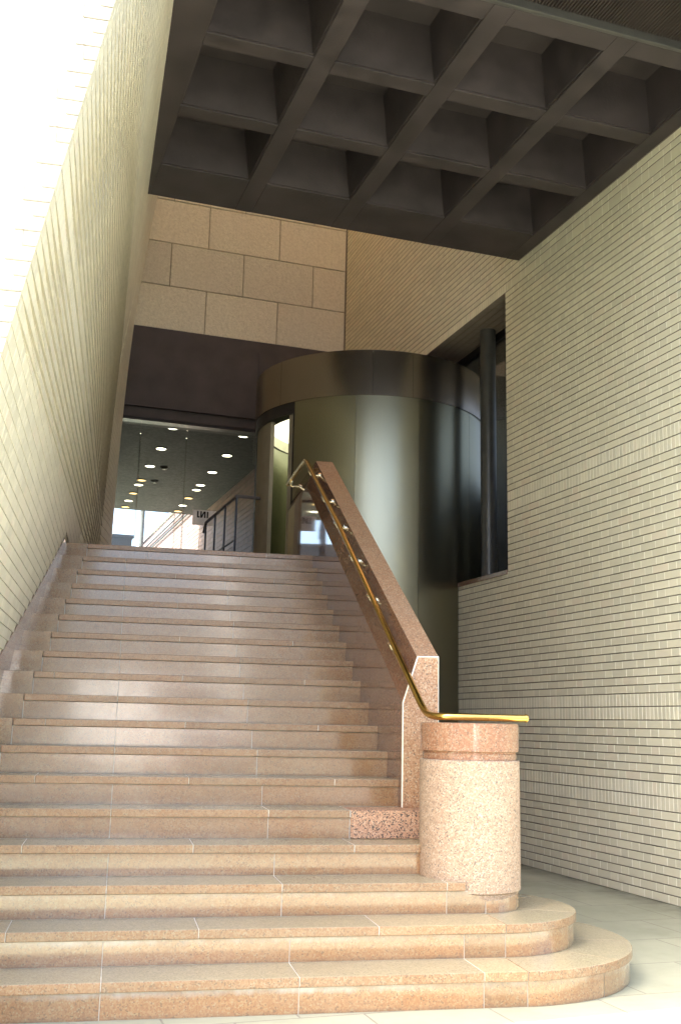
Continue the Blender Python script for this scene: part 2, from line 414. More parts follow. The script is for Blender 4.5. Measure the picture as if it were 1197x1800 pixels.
# core of the leaning wall: a warped slab, front face at YF
m = MB()
ny_, nz_ = 24, 20
Ys = [YF + .011 + (15.72 - YF) * i / ny_ for i in range(ny_ + 1)]; Zs = [-.1 + 9.9 * j / nz_ for j in range(nz_ + 1)]
b = 0
for Yv in Ys:
    for Zv in Zs: m.v.append((wx(Yv, Zv) - .0125, Yv, Zv))
for i in range(ny_):
    for j in range(nz_):
        a_ = i * (nz_ + 1) + j; m.f.append((a_, a_ + nz_ + 1, a_ + nz_ + 2, a_ + 1)); m.m.append(0)
o_ = len(m.v)
for Yv in Ys:
    for Zv in Zs: m.v.append((-6.0, Yv, Zv))
for i in range(ny_):
    for j in range(nz_):
        a_ = o_ + i * (nz_ + 1) + j; m.f.append((a_, a_ + 1, a_ + nz_ + 2, a_ + nz_ + 1)); m.m.append(0)
for (i) in (0, ny_):
    for j in range(nz_):
        a_ = i * (nz_ + 1) + j; q = (a_, a_ + 1, o_ + a_ + 1, o_ + a_); m.f.append(q if i == 0 else q[::-1]); m.m.append(0)
for i in range(ny_):
    for j in (0, nz_):
        a_ = i * (nz_ + 1) + j; m.f.append((a_, a_ + nz_ + 1, o_ + a_ + nz_ + 1, o_ + a_)); m.m.append(0)
m.make('wall_core', M['joint_soft'], lw)
# end face towards the street; its joints coloured pale for the sun's glare
def PF(s, z, d): return (wx(YF, z) - s, YF + .012 - d, z)
v, f, mi = tiles(PF, rowsL, lambda a, b: (.0, 5.4), seed=12)
link('end_face_tiles', v, f, [M['tile'], M['grout'], M['grout']], lw, mi)
m = MB(); m.quadbox([(wx(YF, .0) - 5.5, YF + .006, .0), (wx(YF, 0) - .012, YF + .006, .0), (wx(YF, 0) - .012, YF + .0135, .0), (wx(YF, 0) - 5.5, YF + .0135, 0), (wx(YF, 9.7) - 5.5, YF + .006, 9.7), (wx(YF, 9.7) - .012, YF + .006, 9.7), (wx(YF, 9.7) - .012, YF + .0135, 9.7), (wx(YF, 9.7) - 5.5, YF + .0135, 9.7)])
m.make('end_face_glare_sheet', M['grout'], lw)  # pale sheet hiding the dark joints, part of the painted glare
m = MB()
for i, (za, zb, so_) in enumerate(rowsL):
    e0 = .11 if i % 2 else .055
    xa = wx(YF, za)
    m.box(xa - e0, xa - .001, YF - .0012, YF + .004, za - .004, za + .004)
    if i % 3 == 0: m.box(xa - e0 - .005, xa - e0, YF - .0012, YF + .004, za - .004, zb)
m.make('corner_joints', M['joint'], lw)
# polished skirting under the tiles, following the stairs
m = MB()
n = 40
for i in range(n):
    ya = 4.42 + (10.35 - 4.42) * i / n; yb = 4.42 + (10.35 - 4.42) * (i + 1) / n
    def sk(Y, z, d): return (wx(Y, z) + d, Y, z)
    za0, zb0 = zbot(ya) - .004, zbot(yb) - .004
    lo_a, lo_b = max(0, za0 - .62), max(0, zb0 - .62)
    p = [sk(ya, lo_a, -.05), sk(ya, lo_a, -.006), sk(yb, lo_b, -.006), sk(yb, lo_b, -.05), sk(ya, za0, -.05), sk(ya, za0, -.006), sk(yb, zb0, -.006), sk(yb, zb0, -.05)]
    m.quadbox(p)
m.make('granite_skirting', M['granite_polish'], lw)
# brown pier closing the wall at the glass screen
m = MB(g)
def PP(s, z, d): return g(1.2 + s, 15.33 + .012 - d, z)

# ---------------------------------------------------------------- stairs
st = thing('granite_staircase', 'wide pink granite staircase, its two lowest steps rounded at the right end', 'staircase')
XC, YC, RC = 2.048, 6.043, .2897
SL, OV = .045, .016      # slab thickness, nosing overhang
jx0 = -.30               # will be refined: joint positions
def xr(Y): return 1.783 + .0145 * (Y - 6.56)
JX = [-1.62 + .905 * i for i in range(8)]
def stepjoints(k, off, x0, x1):
    xs = [x for x in [JOFF + .905 * i + off for i in range(-3, 6)] if x0 + .12 < x < x1 - .10]
    return [x0] + xs + [x1]
JOFF = .015
for k in range(1, 19):
    yf = Y1 + (k - 1) * TR; z0, z1 = (k - 1) * RI, k * RI
    x0 = wx(yf, z1) - .12; xe = wx(yf, z1 - SL) + .205
    if k <= 3: x1 = XC
    elif k <= 5: x1 = 1.98
    else: x1 = xr(yf) + .004
    yb = yf + TR + .04 if k < 18 else yf + .6
    m = MB()
    # riser backing (mortar) and riser blocks
    m.box(x0, x1, yf + .0018, yb, z0 - .002, z1 - SL - .001, 1)
    xs = stepjoints(k, 0, xe, x1) if k < 18 else stepjoints(k, .2, xe, x1)
    if k == 5: xs = [x for x in xs if x < 1.36] + [1.41]
    for i in range(len(xs) - 1):
        m.box(xs[i] + .002, xs[i + 1] - .002, yf, yf + .03, z0 + .0015, z1 - SL - .003, 0)
    if k <= 3:
        R = {1: .8776, 2: .5793, 3: .281}[k]
        m.lathe(XC, yf + R, [(R - .003, z0 - .002), (R - .003, z1 - SL - .001)], 160, -PI / 2, PI / 2, 1)
        cuts = {1: [-90, -58, -30, 2, 34, 66, 90], 2: [-90, -42, -5, 40, 90], 3: [-90, 90]}[k]
        for a, b_ in zip(cuts, cuts[1:]):
            a = math.radians(a) + .002 / R; b_ = math.radians(b_) - .002 / R
            m.lathe(XC, yf + R, [(R, z0 + .0015), (R, z1 - SL - .003)], max(16, int(80 * R)), a, b_, 0)
    if k == 3: m.lathe(XC, yf + .281, [(.281, z1 - SL - .004), (.281, z1 - .005), (0.01, z1 - .005)], 48, -PI / 2, PI / 2, 0)
    riser = m.make('step', [M['granite'], M['mortar']], st)
    # left end block, flush, no shadow line
    e = MB(); e.box(x0, xe - .003, yf - OV * .5, yb, z0, z1, 0); e.make('end_block', M['granite'], riser, bevel=.002)
    # tread slab
    s = MB()
    if k == 3: x1 = 1.93
    xs = stepjoints(k, .0 if k % 2 else .4525, xe, x1)
    s.box(xe, x1 - .002, yf - OV + .003, yb, z1 - SL + .003, z1 - .002, 1)
    if k == 5:
        xs = [x for x in xs if x < 1.36] + [1.41]
        s2 = MB(); s2.box(1.414, x1, yf - OV, yf + .25, z0 + .002, z1); s2.make('rough_block', M['granite_rough'], riser, bevel=.003)
    for i in range(len(xs) - 1):
        s.box(xs[i] + .0018, xs[i + 1] - .0018, yf - OV, yb, z1 - SL, z1, 0)
    if k == 5: s.box(1.414, x1, yf + .25, yb, z1 - SL, z1, 0)
    if k <= 2:
        R = {1: .8776, 2: .5793, 3: .281}[k] + OV; cy = yf - OV + R
        Ri = max(.02, R - TR - .12) if k < 3 else .02
        cuts = {1: [-90, -50, -14, 24, 60, 90], 2: [-90, -28, 30, 90], 3: [-90, 90]}[k]
        for a, b_ in zip(cuts, cuts[1:]):
            a = math.radians(a) + .0018 / R; b_ = math.radians(b_) - .0018 / R; nn = max(8, int(abs(b_ - a) * 26))
            pts = [(XC + R * math.cos(a + (b_ - a) * i / nn), cy + R * math.sin(a + (b_ - a) * i / nn)) for i in range(nn + 1)]
            pts += [(XC + Ri * math.cos(b_ - (b_ - a) * i / nn), cy + Ri * math.sin(b_ - (b_ - a) * i / nn)) for i in range(nn + 1)]
            s.prism(pts, z1 - SL, z1, 0)
        s.lathe(XC, cy, [(R - .005, z1 - SL + .001), (R - .005, z1 - .004), (Ri, z1 - .004)], 48, -PI / 2, PI / 2, 1)
        # closing wall of the rounded end behind
        s.box(1.7, XC, cy + R - .3, cy + R - .004, z0, z1 - .002, 0)
    to = s.make('tread_slab', [M['granite_nose'], M['mortar'], M['granite_tread']], riser, bevel=.0035)
    for pl in to.data.polygons:
        if pl.material_index == 0 and pl.normal.z > .9: pl.material_index = 2

# landing and lobby floor
m = MB(); ytop = Y1 + 17 * TR + .55
m.box(-1.4, 2.10, ytop, 12.4, 2.7, 18 * RI - .003); tag(m.make('landing', M['granite_tread']), kind='structure')
m = MB(g); m.box(1.0, 4.6, 12.3, 23.6, 2.6, 2.962); tag(m.make('lobby_floor', M['granite_tread']), kind='structure')

# ---------------------------------------------------------------- parapet
pp = thing('granite_parapet', 'sloping pink granite parapet with battered side at the right edge of the stairs', 'parapet')
def sect(Y, zo, dx): return [(1.783 + dx, Y, 0), (1.783 + dx, Y, 1.47 + zo), (1.875 + dx, Y, 1.76 + zo), (2.017 + dx * 1.6, Y, 1.765 + zo), (2.017 + dx * 1.6, Y, 0)]
S = [sect(6.57, 0.005, 0), sect(10.75, .5531 * 4.19, .0605), sect(12.1, .5531 * 4.19, .08)]
v = [p for s_ in S for p in s_]; f = []; mi = []
for i in range(2):
    for k in range(5):
        k2 = (k + 1) % 5; f.append((i * 5 + k, (i + 1) * 5 + k, (i + 1) * 5 + k2, i * 5 + k2)); mi.append(1 if k in (2, 3) else 0)
f.append((0, 1, 2, 3, 4)); f.append((14, 13, 12, 11, 10)); mi += [1, 0]
o = link('parapet_body', v, f, [M['granite_polish'], M['granite_orange']], pp, mi)
# end panel
a, b_, c_, d_ = S[0][1], S[0][2], S[0][3], S[0][4]
def endp(ins, y): return [(1.783 - .003 + ins, y, .827), (1.783 - .003 + ins, y, 1.47), (1.875 + ins * .9, y, 1.765 - ins), (2.019 - ins, y, 1.769 - ins), (2.019 - ins, y, .827)]
A, B = endp(0, 6.572), endp(.006, 6.552); Bm = endp(0, 6.558)
v = A + Bm + B; f = []
for j in (0, 5):
    for k in range(5):
        k2 = (k + 1) % 5; f.append((j + k, j + k2, j + 5 + k2, j + 5 + k)[::-1])
f.append((10, 11, 12, 13, 14)[::-1])
mi = [0] * 5 + [1] * 5 + [0]
link('end_panel', v, f, [M['granite_orange'], M['grout']], pp, mi)

# ---------------------------------------------------------------- pier
pr = thing('round_granite_pier', 'short round pier of pale rough granite with a polished pink top band', 'pier')
m = MB(); m.lathe(XC, YC, [(RC - .03, .33), (RC - .012, .425), (RC, .432), (RC, 1.138), (RC - .004, 1.142), (RC - .03, 1.142)], 128)
o = m.make('shaft', M['granite_pale'], pr); auto_smooth(o)
m = MB(); R = RC - .012
m.lathe(XC, YC, [(R - .03, 1.143), (R - .003, 1.143), (R - .003, 1.178), (R - .006, 1.181), (R - .006, 1.186), (RC - .002, 1.192), (RC - .002, 1.345), (RC - .006, 1.349), (RC * .5, 1.349), (.001, 1.349)], 128)
o = m.make('polished_band', granite('polished orange band', [(0, (.33, .16, .092)), (.30, (.27, .125, .07)), (.55, (.36, .21, .13)), (.80, (.15, .09, .065)), (.88, (.38, .27, .19))], 150, .06, 1.6, 1, .12), pr); auto_smooth(o)

# ---------------------------------------------------------------- handrail
hr = thing('brass_handrail', 'polished brass handrail on brackets along the granite parapet, bent level over the round pier', 'handrail')
def bez(P, n=10):
    out = []
    for i in range(1, len(P) - 1):
        a = (Vector(P[i - 1]) + Vector(P[i])) / 2 if i > 1 else Vector(P[0]); c = (Vector(P[i]) + Vector(P[i + 1])) / 2 if i < len(P) - 2 else Vector(P[-1])
        for j in range(n + (i == len(P) - 2)):
            t_ = j / n; out.append(a * (1 - t_) ** 2 + Vector(P[i]) * 2 * t_ * (1 - t_) + c * t_ * t_)
    return out
RZ = [(6.0, 1.33), (6.70, 1.747), (7.78, 2.405), (8.93, 3.085), (10.6, 4.017), (12.0, 4.80)]
def rz(Y):
    for (a, za), (b_, zb_) in zip(RZ, RZ[1:]):
        if Y <= b_: return za + (zb_ - za) * (Y - a) / (b_ - a)
def rxx(Y): return 1.80 + .004 * (Y - 6.56)
low = [(rxx(7.0), 7.0, rz(7.0)), (rxx(6.8), 6.8, rz(6.8)), (1.803, 6.42, rz(6.42)), (1.81, 6.16, 1.402), (1.825, 6.0, 1.384), (1.86, 5.93, 1.383), (2.0, 5.90, 1.383), (2.335, 5.885, 1.383)]
P = [(rxx(12.0), 12.0, rz(10.74)), (rxx(11.2), 11.2, rz(10.74))]
pts = [Vector((rxx(11.95) + 0, 11.95, rz(10.70) + .005)), Vector((rxx(10.9), 10.9, rz(10.70) + .005)), Vector((rxx(10.74), 10.74, rz(10.70))), Vector((rxx(10.6), 10.6, rz(10.6)))]
pts += [Vector((rxx(10.6 - .36 * i), 10.6 - .36 * i, rz(10.6 - .36 * i))) for i in range(1, 10)] + bez(low, 8)
m = MB(); m.tube(pts, .0215, 14)
o = m.make('rail', M['brass'], hr); auto_smooth(o, 50)
m = MB(); m.tube([(2.333, 5.885, 1.383), (2.341, 5.885, 1.383), (2.349, 5.885, 1.383)], .0245, 18); m.make('end_cap', M['brass'], hr, bevel=.004)
def bracket(Y, flat=False):
    z = rz(Y) if not flat else rz(10.70); x = rxx(Y); zb = z - .07
    z0_ = .5531 * (min(Y, 10.75) - 6.57)
    fr = min(1, max(0, (zb - 1.47 - z0_) / .29))
    fx = 1.783 + .092 * fr + .0145 * (Y - 6.57)       # battered face at that height
    m = MB(); m.tube([(x, Y, z - .012), (x, Y, z - .04), (x + .012, Y, zb + .004), (x + .03, Y, zb), (fx + .03, Y, zb)], .015, 10)
    m.box(x - .017, x + .017, Y - .04, Y + .04, z - .032, z - .017)
    b = m.make('bracket', M['brass_pale'], hr, bevel=.003)
    m2 = MB(); m2.tube([(fx - .016, Y, zb), (fx + .02, Y, zb)], .03, 18); m2.make('rose', M['brass_pale'], b)
for Y in (6.95, 7.62, 8.28, 8.95, 9.62, 10.4): bracket(Y)
bracket(11.7, True)

# ---------------------------------------------------------------- drum
CX, CY = 3.04422837, 13.03171312; RD = 1.4838
dr = thing('cylindrical_entrance', 'dark brushed metal cylindrical entrance drum standing on the ground beside the landing', 'entrance drum')
D2 = math.radians
A0 = D2(-140.5); A1 = D2(-197 + 360)      # solid wall runs from A0 anticlockwise to A1
def arcwall(m, a, b_, r0, r1, z0, z1, mi=0, seg=None):
    seg = seg or max(4, int(abs(b_ - a) * 30))
    m.lathe(CX, CY, [(r0, z0), (r1, z0), (r1, z1), (r0, z1), (r0, z0)], seg, a, b_, mi)
    for an in (a, b_):
        b = len(m.v)
        for r, z in ((r0, z0), (r1, z0), (r1, z1), (r0, z1)): m.v.append((CX + r * math.cos(an), CY + r * math.sin(an), z))
        m.f.append((b, b + 1, b + 2, b + 3) if an == a else (b + 3, b + 2, b + 1, b)); m.m.append(mi)
seams = [A0, D2(-109.3), D2(-79.6), D2(-46.8), D2(-10), D2(40), D2(90), A1]
for a, b_ in zip(seams, seams[1:]):
    m = MB(); arcwall(m, a + .0014, b_ - .0014, RD - .03, RD, 2.9 if b_ == A1 else -.05, 5.14)
    o = m.make('wall_panel', M['drum'], dr); auto_smooth(o)
m = MB(); arcwall(m, D2(-145), D2(200), 1.40, RD - .031, 0, 5.10); m.make('wall_backing', M['joint'], dr)
m = MB(); m.lathe(CX, CY, [(1.33, 2.965), (1.33, 4.98)], 90, A0 + .02, A1 - .02); m.lathe(CX, CY, [(1.33, 2.965), (1.33, 4.98)], 20, D2(-175), D2(-155)) if 0 else None
o = m.make('inner_lining', M['drum_in'], dr, smooth=True)
m = MB(); m.lathe(CX, CY, [(RD - .02, 2.6), (RD - .02, 2.968), (0, 2.968)], 60, 0, 2 * PI); m.make('drum_floor', M['granite_tread'], dr)
bs = [D2(-196), D2(-150), D2(-101.8), D2(-83), D2(-58.5), D2(-20), D2(40), D2(100), D2(164)]
for i, (a, b_) in enumerate(zip(bs, bs[1:])):
    m = MB(); arcwall(m, a + .0012, b_ - .0012, RD - .01, RD + .012, 5.142, 5.70); o = m.make('header_band', M['drum_band'], dr); auto_smooth(o)
m = MB(); arcwall(m, D2(-225), D2(-138), 1.34, RD - .002, 5.0, 5.141); m.make('door_head', M['frame'], dr)
m = MB(); m.lathe(CX, CY, [(RD - .012, 5.13), (RD - .012, 5.68), (0, 5.68)], 72); m.make('roof', M['bronze'], dr)
m = MB(); m.lathe(CX, CY, [(1.31, 4.985), (1.31, 5.12)], 90, smooth if 0 else 0, 2 * PI) if 0 else m.lathe(CX, CY, [(1.31, 4.985), (1.31, 5.12)], 110, D2(-130), D2(172))
m.make('cove_ring', M['ring'], dr, smooth=True)
m = MB(); m.lathe(CX, CY, [(1.35, 5.122), (0, 5.122)], 72); m.make('luminous_ceiling', M['lum'], dr)
# door jamb at the solid edge, curved glass leaf and its stile
m = MB(); arcwall(m, A0 - .012, A0 - .001, 1.33, RD + .004, 2.968, 5.14); m.make('door_jamb', M['frame'], dr)
m = MB(); arcwall(m, D2(-206), D2(-189), 1.452, 1.462, 2.975, 4.99); m.make('glass_leaf', M['glass_green'], dr)
m = MB(); arcwall(m, D2(-206), D2(-204.8), 1.43, 1.485, 2.97, 5.0); m.make('door_stile', M['post'], dr)
m = MB(); arcwall(m, D2(-190.2), D2(-189), 1.44, 1.475, 2.97, 5.0); m.make('door_stile', M['post'], dr)
for z in (3.4, 3.95, 4.25, 4.62, 4.9):
    pass

# ---------------------------------------------------------------- window in the right wall opening
wn = thing('window', 'tall dark framed window behind a round post in the right wall opening', 'window')
m = MB(g)
m.box(5.80, 5.868, OP0 + .004, OP1, OZ1 - .10, OZ1 - .002); m.box(5.80, 5.868, OP0 + .004, OP0 + .05, OZ0 + .023, OZ1 - .10)
m.box(5.80, 5.868, OP1 - .06, OP1, OZ0 + .023, OZ1 - .1); m.box(5.80, 5.868, OP0 + .05, OP1 - .06, OZ0 + .023, OZ0 + .09)
m.box(5.80, 5.868, 10.40, 10.46, OZ0 + .09, OZ1 - .1); m.make('window_frame', M['frame'], wn, bevel=.003)
m = MB(g); m.box(5.83, 5.838, OP0 + .05, OP1 - .06, OZ0 + .09, OZ1 - .1); m.make('glass_pane', glass('smoked glass', (.6, .57, .53), .4), wn)
ps = MB(g); ps.tube([(5.66, 11.12, OZ0 + .022), (5.66, 11.12, OZ1 + .002)], .095, 32)
o = ps.make('round_post', M['post']); auto_smooth(o)
tag(o, 'dark round steel post standing on the sill of the right wall opening', 'post')
# room behind that window
rm = thing('side_room', 'grey room seen through the window in the right wall', 'room')
m = MB(g); m.box(5.875, 9.5, 7.5, 7.6, 2.7, 6.6); m.box(9.4, 9.5, 7.6, 15, 2.7, 5.2); m.box(5.875, 9.4, 14.9, 15, 2.7, 6.6); m.make('room_wall', M['grey_wall'], rm)
m = MB(g); m.box(5.875, 9.4, 7.6, 14.9, 6.5, 6.6); m.make('room_ceiling', M['grey_wall'], rm)
m = MB(g); m.box(5.875, 9.4, 7.6, 14.9, 2.7, 2.8); m.make('room_floor', M['granite_tread'], rm)

# ---------------------------------------------------------------- coffered ceiling
cf = thing('coffered_ceiling', 'dark brown coffered ceiling with square recesses over the stairs', 'ceiling')
ZC = 6.40; DPH = .46
m = MB(g)
ox = [1.24 + 1.02 * i for i in range(4)]; ow = .85
oy = [6.16 + 1.02 * i for i in range(3)]; oh = .86
X0c, X1c, Y0c, Y1c = -1.2, 5.306, 5.975, 9.67
xs_ = [X0c] + [c for x in ox for c in (x, x + ow)] + [X1c]
ys_ = [Y0c] + [c for y in oy for c in (y, y + oh)] + [Y1c]
# ribs running in depth and across, as separate overlapping-free boxes
for i in range(0, len(xs_), 2): 
    m.box(xs_[i], xs_[i + 1], Y0c, Y1c, ZC, ZC + DPH + .1)
m.make('rib', M['bronze_paint'], cf, bevel=.006)
m = MB(g)
for i in range(1, len(xs_) - 1, 2):
    for j in range(0, len(ys_), 2):
        m.box(xs_[i] - .0, xs_[i + 1], ys_[j], ys_[j + 1], ZC + .002, ZC + DPH + .1)
m.make('cross_rib', M['bronze_paint'], cf, bevel=.006)
m = MB(g)
for x in ox:
    for y in oy:      # tapered recess lining
        t_ = .085; e = .012
        b0 = [(x + e, y + e), (x + ow - e, y + e), (x + ow - e, y + oh - e), (x + e, y + oh - e)]
        b1 = [(x + t_, y + t_), (x + ow - t_, y + t_), (x + ow - t_, y + oh - t_), (x + t_, y + oh - t_)]
        b = len(m.v); m.v += [g(p[0], p[1], ZC + .02) for p in b0] + [g(p[0], p[1], ZC + DPH) for p in b1] + [g(p[0], p[1], ZC + .02) for p in ((x, y), (x + ow, y), (x + ow, y + oh), (x, y + oh))]
        for k in range(4):
            k2 = (k + 1) % 4; m.f.append((b + k, b + k2, b + 4 + k2, b + 4 + k)); m.f.append((b + 8 + k, b + 8 + k2, b + k2, b + k)); m.m += [0, 0]
        m.f.append((b + 4, b + 5, b + 6, b + 7)); m.m.append(0)
m.make('coffer_lining', M['bronze_paint'], cf)
m = MB(g); m.box(X0c, X1c, Y0c, Y1c - .02, ZC + DPH + .1, ZC + 1.6); m.box(X0c, X1c - .03, Y1c, Y1c + .02, ZC + .06, ZC + 1.6); m.make('edge_fascia', M['bronze_paint'], cf)
# louvre ceiling nearer to the street
lv = thing('louvre_ceiling', 'dark metal louvre ceiling of fine parallel blades above the entrance front', 'ceiling')
m = MB(g)
x = .6
while x < 5.30:
    m.box(x, x + .009, 4.4, 5.93, 6.46, 6.50); x += .026
m.make('blades', M['bronze'], lv)
m = MB(g); m.box(-1, 5.306, 4.4, 5.94, 6.62, 6.70); m.make('backing_board', M['frame'], lv)
m = MB(g); m.box(-.8, 5.30, 5.935, 5.970, 6.40, 6.62); m.make('edge_trim', M['post'], lv, bevel=.003)
# upper building front over the passage
ub = MB(g); ub.box(-1.3, 6.2, 4.3, 4.6, 6.45, 16)
o = ub.make('upper_facade', M['tile']); tag(o, 'upper street front of the building above the passage opening', 'facade')

# ---------------------------------------------------------------- stone block wall, fascia
sw = thing('stone_block_wall', 'wall of large rough beige stone blocks above the dark fascia', 'wall')
m = MB(g); SY = 15.54; GAP = .006
z = 7.28; r = 0
while z < 11.5:
    off = 2.97 - 1.17 * 4 if r % 2 == 0 else 2.385 - 1.17 * 4
    for i in range(12):
        a = max(.9, off + 1.17 * i); b_ = min(5.29, off + 1.17 * (i + 1))
        if b_ - a > .05: m.box(a + GAP, b_ - GAP, SY, SY + .12, z + GAP, z + .7235 - GAP)
    z += .7235; r += 1
m.make('stone_blocks', M['stone'], sw, bevel=.008)
m = MB(g); m.box(.9, 5.6, SY + .03, SY + .5, 5.9, 14); m.make('wall_core', M['joint'], sw)
fs = MB(g); fs.box(.9, 5.30, SY - .02, SY + .5, 6.0, 7.279); fs.box(.9, 5.30, SY + .02, SY + .5, 5.84, 5.998)
fs.box(3.845, 3.875, SY - .035, SY - .021, 6.0, 7.1)
o = fs.make('fascia', M['bronze_paint'], bevel=.004); tag(o, 'plain dark brown fascia between the stone blocks and the glazed lobby front', 'fascia')

# glass screen of the lobby
gs = thing('glass_screen', 'frameless glass front of the lobby below the dark fascia', 'glass front')
for a, b_ in ((1.72, 2.085), (2.095, 2.79), (2.80, 3.9)):
    m = MB(g); m.box(a, b_, 15.60, 15.612, 2.97, 5.80); m.make('glass_pane', M['glass'], gs)
m = MB(g); m.box(1.60, 5.2, 15.57, 15.75, 5.795, 5.838); m.make('head_frame', M['frame'], gs)
m = MB(g); m.box(1.60, 1.715, 15.56, 15.66, 2.965, 5.79); m.make('side_frame', M['frame'], gs)
m = MB(g); m.box(2.083, 2.097, 15.612, 15.66, 2.97, 5.60); m.make('glass_fin', glass('fin glass', (.86, .9, .88), .5), gs)
m = MB(g); m.box(2.788, 2.802, 15.612, 15.66, 2.97, 5.60); m.make('glass_fin', glass('fin glass', (.86, .9, .88), .5), gs)
# reversed lettering on a white sticker
sg = thing('reversed_sign', 'white notice on the glass front with dark letters seen from behind', 'sign')
m = MB(g); m.box(2.94, 3.30, 15.58, 15.586, 4.25, 4.485); m.make('notice_sheet', M['white_paint'], sg)
m = MB(g)
yA, yB = 15.572, 15.578
def stroke(x0, z0, x1, z1, wd): m.quadbox([(x0, yA, z0), (x0 + wd, yA, z0), (x0 + wd, yB, z0), (x0, yB, z0), (x1, yA, z1), (x1 + wd, yA, z1), (x1 + wd, yB, z1), (x1, yB, z1)])
zt, zb = 4.465, 4.365
stroke(3.005, zb, 3.005, zt, .022); m.box(3.027, 3.045, yA, yB, zb, zb + .02)          # mirrored J
stroke(3.055, zb, 3.055, zt, .022); stroke(3.115, zb, 3.115, zt, .022); stroke(3.06, zb, 3.105, zt, .022)   # mirrored N
stroke(3.155, zb, 3.155, zt, .022)
m.make('letters', M['frame'], sg)

# ---------------------------------------------------------------- lobby
lc = MB(g); lc.box(1.2, 4.56, 15.9, 23.2, 5.9, 6.2); lc.box(1.2, 4.56, 15.70, 15.9, 5.84, 6.2)
o = lc.make('lobby_ceiling', M['ceil_grey']); tag(o, 'dark grey lobby ceiling behind the glass front', 'ceiling')
# lobby brick wall running on outdoors
lbw = thing('brown_brick_wall', 'brown brick wall along the right side of the lobby', 'wall')
rowsB = [(2.97 + .1 * i, 3.07 + .1 * i, False) for i in range(30)]
v, f, mi = tiles(lambda s, z, d: g(4.562 - d, s, z), rowsB, lambda a, b: (14.2, 23.2), depth=.012, seed=30)
link('brick_facing', v, f, [M['brickred'], M['joint'], M['joint']], lbw, mi)
m = MB(g); m.box(4.563, 4.9, 14.2, 23.2, 2.9, 6.2); m.make('wall_core', M['joint'], lbw)
obw = thing('pink_brick_wall', 'sunlit pink brick wall outside beyond the lobby', 'wall')
rowsB = [(3.0 + .1 * i, 3.1 + .1 * i, False) for i in range(36)]
v, f, mi = tiles(lambda s, z, d: g(4.562 - d, s, z), rowsB, lambda a, b: (23.25, 36), depth=.012, seed=31)
link('brick_facing', v, f, [M['brickout'], M['joint'], M['joint']], obw, mi)
m = MB(g); m.box(4.563, 4.9, 23.22, 36, 2.9, 6.6); m.make('wall_core', M['joint'], obw)
m = MB(g); m.box(4.50, 4.95, 23.22, 36, 6.61, 6.68); m.make('coping', M['white_paint'], obw)
for i, zz in enumerate((6.35, 6.18)):
    m = MB(g); m.tube([(4.50, 23.3, zz), (4.50, 36, zz)], .022, 8); o = m.make('conduit', M['post'])
    tag(o, ('upper' if i == 0 else 'lower') + ' grey conduit running along the pink brick wall outside', 'pipe', 'conduits on the outside wall')
# lobby left wall (continues the leaning wall line)
m = MB(g); m.box(1.2, 1.55, 15.7, 23.2, 2.9, 5.9); o = m.make('lobby_side_wall', M['pinkwall']); tag(o, 'left side wall of the lobby behind the glass front', 'wall')
# far outdoor objects
ofb = thing('office_building', 'distant low dark glazed building beyond the lobby exit', 'building')
m = MB(g); m.box(-3, 3.95, 30, 38, 0, 6.42); m.make('wall', M['frame'], ofb)
m = MB(g); m.box(-3, 4.0, 29.95, 38, 6.42, 6.5); m.make('roof', M['frame'], ofb)
for i in range(5):
    m = MB(g); m.box(-2.9 + 1.38 * i, -2.9 + 1.38 * i + 1.25, 29.96, 29.99, 3.2, 5.9); m.make('window', plain('blue window glass', (.05, .08, .16), .1), ofb)
m = MB(g); m.box(-20, 20, 23.4, 60, 2.5, 2.9); tag(m.make('rear_street', M['ground']), kind='structure')
lp = thing('street_lamp', 'grey lamp post standing outside at the left end of the pink brick wall', 'street lamp')
m = MB(g); m.tube([(3.72, 26.5, 2.9), (3.72, 26.5, 8.2)], .06, 10); m.make('pole', M['post'], lp)
m = MB(g); m.tube([(3.72, 26.5, 8.1), (3.3, 26.5, 8.3)], .04, 8); m.box(3.0, 3.3, 26.42, 26.58, 8.24, 8.34); m.make('lamp_head', M['post'], lp)

# downlights; the dim orange ones stand for lamp reflections in the glass
ROW = ['first', 'second', 'third', 'fourth', 'fifth', 'sixth', 'seventh', 'eighth']
def downlight(x, y, lab, dim):
    t = thing('downlight', lab, 'downlight', 'round downlights in the lobby ceiling')
    m = MB(g); m.lathe(x, y, [(.082, 5.885), (.1, 5.885), (.1, 5.8995), (.082, 5.8995)], 28); m.make('trim_ring', M['post'] if not dim else M['frame'], t)
    m = MB(g); m.lathe(x, y, [(.082, 5.890), (0.0005, 5.890)], 28); m.make('lit_lens', M['lamp_mirrored'] if dim else M['lamp'], t)
LFT = [(2.67, 16.17, 0), (2.71, 17.55, 0), (2.73, 18.89, 0), (2.76, 20.12, 1), (2.77, 20.55, 0), (2.79, 21.4, 1), (2.80, 22.19, 0), (2.83, 22.9, 1)]
RGT = [(3.82, 16.18, 0), (3.86, 17.55, 0), (3.89, 18.89, 0), (3.91, 20.06, 0), (3.92, 20.53, 0), (3.93, 21.39, 1), (3.96, 22.2, 0), (3.98, 22.87, 1)]
for side, L_ in (('left', LFT), ('right', RGT)):
    for i, (x, y, d) in enumerate(L_):
        downlight(x, y, f"{'orange glass reflection of a' if d else 'bright round'} downlight, {ROW[i]} from the front in the {side} row of the lobby ceiling", d)
